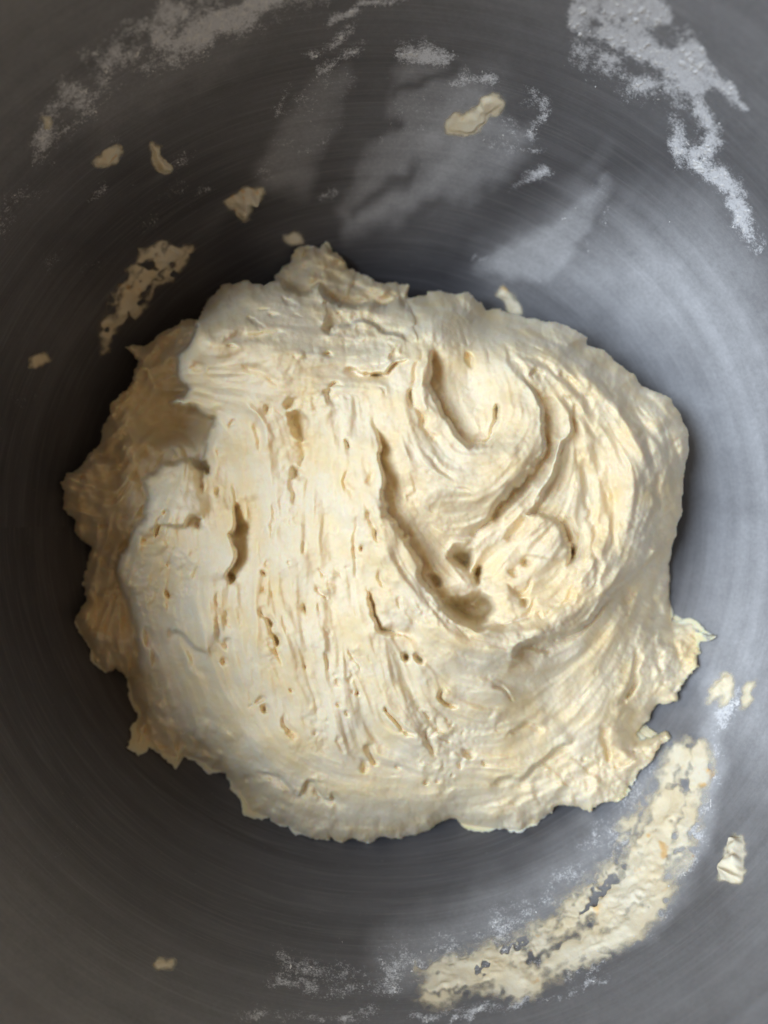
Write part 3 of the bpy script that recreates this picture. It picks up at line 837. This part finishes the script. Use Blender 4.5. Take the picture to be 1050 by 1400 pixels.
# lower left lump
fold([(266, 622), (250, 628), (232, 632), (214, 640), (198, 654), (197, 678), (194, 702), (184, 724), (172, 748), (162, 772), (164, 788), (176, 800), (184, 820)], 'L', 2.2, 0.0, 18, 22, 9, .06)
groove([(276, 640), (272, 655), (278, 672)], 7, 2.4)
fold([(320, 684), (326, 700), (328, 717), (321, 735), (325, 752), (323, 768), (312, 782), (307, 798)], 'R', 2.2, 4.6, 20, 13, 6, .12)
pit(333, 728, 10, 26, 5, 2.4); pit(316, 790, 6, 9, 10, 2.6)
groove([(230, 696), (216, 713), (206, 734), (194, 752)], 9, 2.8); fold([(206, 742), (214, 722), (232, 717), (248, 719), (262, 711), (282, 704)], 'L', 1.8, 2.8, 16, 20, 5, .12)
pit(225, 700, 7, 6, -40, 2.0); pit(275, 718, 6, 5, 0, 1.6); groove([(318, 660), (322, 690)], 6, 1.4); groove([(298, 665), (300, 690)], 5, 1.4); groove([(265, 770), (268, 790)], 6, 1.3)
fold([(236, 858), (250, 872), (266, 886), (286, 899)], 'L', 2.4, 3.2, 24, 14, 6, .2); pit(228, 812, 8, 12, -20, 2.4); pit(205, 870, 8, 18, -15, 2.6); pit(213, 900, 6, 14, 0, 2.4); groove([(240, 870), (262, 900), (282, 930)], 9, 1.4)
groove([(178, 860), (186, 900), (196, 940)], 8, 1.6); groove([(298, 840), (300, 870), (312, 890)], 6, 1.3); groove([(310, 830), (314, 860)], 5, 1.0)
# shaded left flank
bump(92, 662, 16, 16, 0, 1.8); pit(111, 657, 5, 4, 0, 2.0); pit(141, 719, 7, 5, -20, 2.0); pit(171, 706, 8, 4, -10, 1.6)
for k in range(4):
    ridge([(138 + 6 * k, 640 + 9 * k), (165 + 6 * k, 632 + 8 * k), (190 + 2 * k, 640 + 8 * k)], 4, 1.4)
groove([(114, 640), (140, 625), (170, 618)], 8, 1.8); pit(142, 812, 11, 5, -10, -1.8)
groove([(128, 752), (150, 768), (168, 772)], 8, 2.0)
# ragged fringe at lower left, torn peaks at the bottom
pit(199, 1000, 6, 10, 25, 3.0); pit(190, 968, 10, 12, 0, 2.4); pit(245, 1016, 6, 9, 10, 2.4); pit(336, 1064, 8, 8, 20, 2.6); groove([(255, 1000), (275, 1020), (300, 1040)], 6, 1.4)
fold([(345, 1060), (372, 1060), (393, 1066), (402, 1078), (409, 1086), (416, 1072), (432, 1074), (446, 1086), (457, 1096), (457, 1078)], 'L', 1.0, 3.0, 6, 10, 5, .1)
# lower right curds
groove([(874, 882), (871, 910), (863, 942), (846, 968)], 8, 3.0); groove([(824, 985), (826, 1018), (829, 1046)], 6, 3.0); groove([(895, 815), (898, 850)], 8, 1.8); pit(860, 946, 5, 12, 15, 2.2)
groove([(900, 890), (905, 925)], 6, 1.5); groove([(930, 855), (922, 880), (925, 905)], 6, 1.4); pit(952, 872, 8, 4, 30, 1.2)
for (u_, v_, rx, ry, dg, h) in [(840, 1060, 16, 11, 20, 1.6), (800, 1085, 18, 10, -10, 1.6), (765, 1075, 14, 9, -20, 1.5), (790, 1045, 12, 8, 0, 1.4), (745, 1100, 16, 9, 0, 1.2), (720, 1085, 10, 8, 0, 1.2),
                                 (690, 1110, 18, 9, 0, 1.4), (810, 1055, 8, 9, 0, -1.6), (775, 1100, 8, 6, 0, -1.6), (735, 1070, 9, 5, 0, -1.4), (705, 1095, 7, 5, 0, -1.5), (865, 1035, 16, 9, -30, 1.4), (640, 1108, 20, 8, 0, 1.0)]:
    bump(u_, v_, rx, ry, dg, h)

# fibrous texture and small curds
region_soft = smooth(0, 30, sd)
cal = np.exp(-(((DG.U - 640) / 75) ** 2 + ((DG.V - 520) / 80) ** 2)) + .6 * np.exp(-(((DG.U - 620) / 60) ** 2 + ((DG.V - 680) / 45) ** 2))   # the smoother swirl
swirl = np.exp(-(((DG.U - 690) / 190) ** 4 + ((DG.V - 640) / 230) ** 4))
amp = 1 - .55 * np.clip(cal, 0, 1)
torn = smooth(.1, 1.4, noise(SH, 24) + .5 * noise(SH, 9) + .9 * smooth(90, 20, sd))     # rough torn patches between smooth stretched ones
torn *= 1 - .75 * swirl
fmod = .55 + .45 * smooth(-1, 1, noise(SH, 34))
TEX = amp * fmod * (.66 * fib_c + .30 * fib_m + .09 * fib_f) + .05 * n2 + (1 - .6 * swirl) * (.10 * n5 + .24 * n12 + .8 * n30)
TEX += torn * (.40 * np.abs(n5) - .28 + .09 * n2 + .14 * n5 + .30 * np.abs(n12) - .2)
TEX -= amp * .6 * smooth(2.1, 3.1, tear + .55 * n5)
TEX += low_w * (.45 * n5 + .5 * np.abs(n12) + .35 * fib_m)
TEX -= 1.3 * torn * smooth(1.8, 2.8, noise(SH, 3.0))
rag = smooth(70, 0, sd)
TEX += rag * (.35 * n5 + .7 * np.abs(n12) + .06 * n2)
Z = Z * (1 - low_w) + ZLOW * low_w
upper_edge = np.clip(1 + lowd / 16.0, 0, 1)           # the upper sheet rolls over at its edge
Z -= np.where(low_w < .5, 4.5 * (1 - np.sqrt(np.clip(1 - upper_edge ** 2, 0, 1))), 0)
ADD = .5 * ADD + .5 * blur(ADD, 1.4)
Z = Z + ADD + TEX
# rounded outer edge
flat = smooth(780, 860, DG.U) * smooth(790, 860, DG.V)
q = np.clip(sd / (60.0 - 34 * flat), 0, 1)
Z -= (11.0 - 7.5 * flat) * (1 - np.sqrt(np.clip(1 - (1 - q) ** 2, 0, 1)))
Z = .3 * Z + .7 * blur(Z, 1.5)                 # wet dough: every rim a little rounded
Z = np.maximum(Z, ZB + .8)

def build_dough():
    mask = sd > 0
    qm = mask[:-1, :-1] & mask[1:, :-1] & mask[:-1, 1:] & mask[1:, 1:]
    # keep only the big connected body: drop pixels far from the outline's inside by noise
    used = np.zeros(SH, bool)
    used[:-1, :-1] |= qm; used[1:, :-1] |= qm; used[:-1, 1:] |= qm; used[1:, 1:] |= qm
    idx = np.full(SH, -1, np.int64)
    idx[used] = np.arange(used.sum())
    z = Z[used] / 1000.0
    x, y = to_world(DG.U[used], DG.V[used], z)
    verts = np.stack([x, y, z], -1)
    a, b = idx[:-1, :-1][qm], idx[:-1, 1:][qm]
    c, d = idx[1:, 1:][qm], idx[1:, :-1][qm]
    faces = np.stack([a, d, c, b], -1)
    # skirt: boundary edges go under and inwards to the bowl
    e = np.concatenate([faces[:, [0, 1]], faces[:, [1, 2]], faces[:, [2, 3]], faces[:, [3, 0]]])
    key = np.minimum(e[:, 0], e[:, 1]) * len(verts) + np.maximum(e[:, 0], e[:, 1])
    uq, inv, cnt = np.unique(key, return_inverse=True, return_counts=True)
    be = e[cnt[inv] == 1]
    bv = np.unique(be)
    gy, gx = np.gradient(blur(np.clip(sd, -30, 30), 6))
    gn = np.hypot(gx, gy) + 1e-6
    ix, iy = (gx / gn)[used][bv], -(gy / gn)[used][bv]
    base = verts[bv]
    rings = []
    prev = bv
    allv = [verts]; n0 = len(verts)
    allf = [faces]
    remap = np.full(len(verts), -1, np.int64)
    for (drop, inn) in ((.0015, .0004), (.004, .0016), (.009, .005), (.016, .010)):
        p = base.copy()
        p[:, 0] += ix * inn; p[:, 1] += iy * inn; p[:, 2] -= drop
        floor = bowl_z_at(np.hypot(p[:, 0], p[:, 1])) - .0008
        p[:, 2] = np.maximum(p[:, 2], floor)
        if drop == .016:
            p[:, 2] = floor
        allv.append(p)
        new = np.arange(n0, n0 + len(bv)); n0 += len(bv)
        rm_prev = np.full(len(verts), -1, np.int64); rm_prev[bv] = prev
        rm_new = np.full(len(verts), -1, np.int64); rm_new[bv] = new
        allf.append(np.stack([rm_prev[be[:, 1]], rm_prev[be[:, 0]], rm_new[be[:, 0]], rm_new[be[:, 1]]], -1))
        prev = new
    o = link_mesh('dough', np.vstack(allv), np.vstack(allf), M_DOUGH)
    tag(o, 'large shaggy mound of pale cream dough with a swirl, resting in the bowl', 'dough')
    return o

dough = build_dough()

# ------------------------------------------------------------------ dough smeared and stuck on the bowl wall
def on_bowl(u, v, off):
    z = bowl_hit(u, v)
    x, y = to_world(u, v, z)
    nx, ny, nz = bowl_normal(x, y, z)
    return np.stack([x + nx * off, y + ny * off, z + nz * off], -1)

def build_patch(name, grid, thick, mat, smooth_shade=True, floor=-.0002, keep=-.00012):
    """a body of given thickness (m) sitting on the wall"""
    m = thick > keep
    qm = m[:-1, :-1] & m[1:, :-1] & m[:-1, 1:] & m[1:, 1:]
    used = np.zeros(grid.shape, bool)
    used[:-1, :-1] |= qm; used[1:, :-1] |= qm; used[:-1, 1:] |= qm; used[1:, 1:] |= qm
    idx = np.full(grid.shape, -1, np.int64)
    idx[used] = np.arange(used.sum())
    verts = on_bowl(grid.U[used], grid.V[used], np.maximum(thick[used], floor))
    faces = np.stack([idx[:-1, :-1][qm], idx[1:, :-1][qm], idx[1:, 1:][qm], idx[:-1, 1:][qm]], -1)
    return link_mesh(name, verts, faces, mat, None, smooth_shade), used

def smear(name, P, thick_mm, label, cat, step=1.0, edge=5.0, rough=.35, holes=0.0, warp=2.0, cut=None, along=None, soft=None, crumb=.10):
    P = np.array(P, float)
    g = Grid(P[:, 0].min() - 26, P[:, 1].min() - 26, P[:, 0].max() + 26, P[:, 1].max() + 26, step)
    a, b = noise(g.shape, 2.5 / step), noise(g.shape, 2.5 / step)
    g.wu = g.U + warp * a
    g.wv = g.V + warp * b
    s = blur(g.sdf(P, 40), 2.6 / step)
    body = smooth(-1.0, edge, s)
    t = thick_mm * body * np.clip(1 + rough * .8 * noise(g.shape, 8 / step) + rough * crumb * noise(g.shape, 3 / step), .15, 3)
    cover = smooth(-(soft or 3.0), edge * .7, s)
    if along is not None:
        # streaks that follow the wipe
        ws, d, sg, tt, L = g.line(along, 90)
        tab = noise((240, 400), 14, 1.8) * .8 + noise((240, 400), 20, 5) * .6
        st = np.zeros(g.shape)
        st[ws] = tab[np.clip((d * sg * .9 + 120), 0, 239).astype(int), np.clip(tt * .45, 0, 399).astype(int)]
        st = blur(st, 1.6 / step)
        t *= np.clip(1 + .42 * st, .2, 2.2)
        dd = np.zeros(g.shape); dd[ws] = d * sg
        cover = cover * (1 - .42 * smooth(6, 54, blur(dd, 3 / step)))
        cover = cover * np.clip(1.05 + .38 * st + .22 * noise(g.shape, 7 / step), 0, 1.2) - holes * smooth(.6, 2.2, noise(g.shape, 4 / step) + .5 * st)
    if cut:
        for Q, w in cut:
            ws, d, _, _, _ = g.line(Q, w * 3)
            k = np.exp(-(d / w) ** 2)
            cover[ws] -= 1.3 * k
            t[ws] *= 1 - .9 * k
    o, used = build_patch(name, g, np.where(s > -(soft or 3.0), np.maximum(t, .05), -1.0) / 1000.0, M_SMEAR, True, .00005, 0.0)
    attr(o, 'cover', np.clip(cover, 0, 1)[used])
    return tag(o, label, cat)

smear('dough_smear', [(915, 1022), (935, 1016), (955, 1018), (968, 1034), (965, 1060), (952, 1100), (948, 1150), (930, 1190), (905, 1232), (880, 1268), (850, 1290), (800, 1312), (768, 1330),
                      (735, 1352), (702, 1364), (690, 1346), (668, 1356), (655, 1340), (640, 1350), (610, 1371), (570, 1368), (578, 1350), (598, 1338), (572, 1326), (600, 1312), (660, 1296),
                      (720, 1272), (765, 1236), (805, 1206), (832, 1178), (850, 1146), (845, 1120), (884, 1092), (900, 1064), (905, 1044)],
      .45, 'long cream dough smear sweeping along the lower right bowl wall', 'smear', 1.0, 20, .45, .35, 3.0, [([(800, 1246), (836, 1204)], 6), ([(655, 1330), (668, 1318)], 5), ([(690, 1300), (720, 1285)], 4)],
      [(950, 1010), (940, 1100), (900, 1190), (830, 1260), (740, 1310), (640, 1340), (540, 1350)], 22)
smear('dough_smear', [(196, 342), (212, 338), (228, 332), (246, 342), (262, 338), (240, 372), (206, 398), (190, 430), (166, 438), (152, 452), (144, 478), (139, 448), (152, 412), (174, 380), (188, 360)],
      .9, 'tan streak of dough stuck to the dark upper left wall', 'smear', 1.0, 11, .5, 1.0, 3.0, None, [(245, 335), (200, 380), (165, 430), (140, 480)], 12)
smear('dough_smear', [(608, 166), (612, 180), (632, 184), (656, 178), (668, 160), (690, 142), (682, 130), (660, 136), (646, 156), (626, 158)], .6,
      'pale yellow bent dough smear on the floury wall above the mound', 'smear', .8, 7, .4, 0, 2.0, None, None, 8)
for (P, th_, lab) in [   # outline in the picture, thickness in mm, label
    ([(307, 276), (322, 268), (336, 260), (360, 258), (354, 272), (344, 280), (342, 298), (330, 302), (323, 286)], 1.4, 'golden dough scrap just above the dark gap, left of the tan peak'),
    ([(205, 200), (214, 199), (222, 214), (232, 230), (226, 238), (214, 228)], 1.0, 'small pale elongated dough scrap on the upper left wall'),
    ([(1003, 1142), (1017, 1144), (1020, 1165), (1014, 1185), (1013, 1203), (979, 1203), (992, 1180), (996, 1156)], 1.3, 'thick pale dough scrap alone at the lower right, outside the long smear'),
    ([(964, 962), (974, 936), (990, 920), (1001, 925), (1000, 950), (988, 966), (985, 946), (974, 958)], .7, 'thin arched dough scrap right of the mound above the long smear'),
    ([(1014, 966), (1020, 942), (1032, 930), (1029, 950), (1020, 969)], .6, 'thin dough flake at the right edge beside the arched scrap'),
    ([(209, 1319), (217, 1310), (232, 1312), (240, 1318), (228, 1323)], 1.2, 'tiny yellow dough crumb on the lower left wall'),
    ([(57, 157), (65, 160), (70, 170), (62, 175)], .9, 'tiny dough crumb near the upper left picture edge'),
    ([(130, 222), (142, 205), (160, 199), (164, 209), (152, 224), (138, 229)], .5, 'greyish flat dough flake on the upper left wall'),
    ([(390, 324), (402, 319), (414, 322), (414, 332), (396, 334)], 1.0, 'tan dough crumb beside the top of the tan peak'),
    ([(680, 394), (690, 394), (702, 408), (713, 427), (700, 431), (688, 414)], .8, 'soft dough streak touching the upper edge of the mound'),
    ([(40, 496), (52, 487), (62, 482), (66, 488), (50, 501)], .7, 'brown dough speck on the dark left wall')]:
    smear('dough_scrap', P, th_ * 1.3, lab, 'dough scrap', .7, 8, .6, 0, 2.4, None, None, 8, .25)

# ------------------------------------------------------------------ loose flour clinging to the wall
def build_flour():
    g = Grid(0, 0, 1050, 1400, 1.25)
    f = sample_film(g.U, g.V)
    gn = .8 * noise(g.shape, .95) + .5 * noise(g.shape, 1.8)
    gn /= gn.std()
    t = (f - .78) * 1.1 + .30 * gn - .34
    sp = noise(g.shape, 1.0)
    t = np.maximum(t, (sp - 3.6 + 1.7 * np.clip(f, 0, .75)) * .5)       # single specks
    # nothing under the mound
    hide = np.zeros(g.shape, bool)
    ws, m = g.inside(OUT)
    hide[ws] = m
    t = np.where(hide, -1, t)
    t = np.where(t > 0, np.clip(t, 0, .5) * .38, t)
    o, _ = build_patch('flour_dust', g, t / 1000.0, M_FLOUR)
    tag(o, 'white flour clumps and specks clinging to the bowl wall', 'flour', kind='stuff')
    return o

flour = build_flour()

sc.cycles.max_bounces = 6
sc.cycles.caustics_reflective = True
sc.cycles.diffuse_bounces = 4
sc.cycles.glossy_bounces = 3
sc.cycles.use_denoising = True
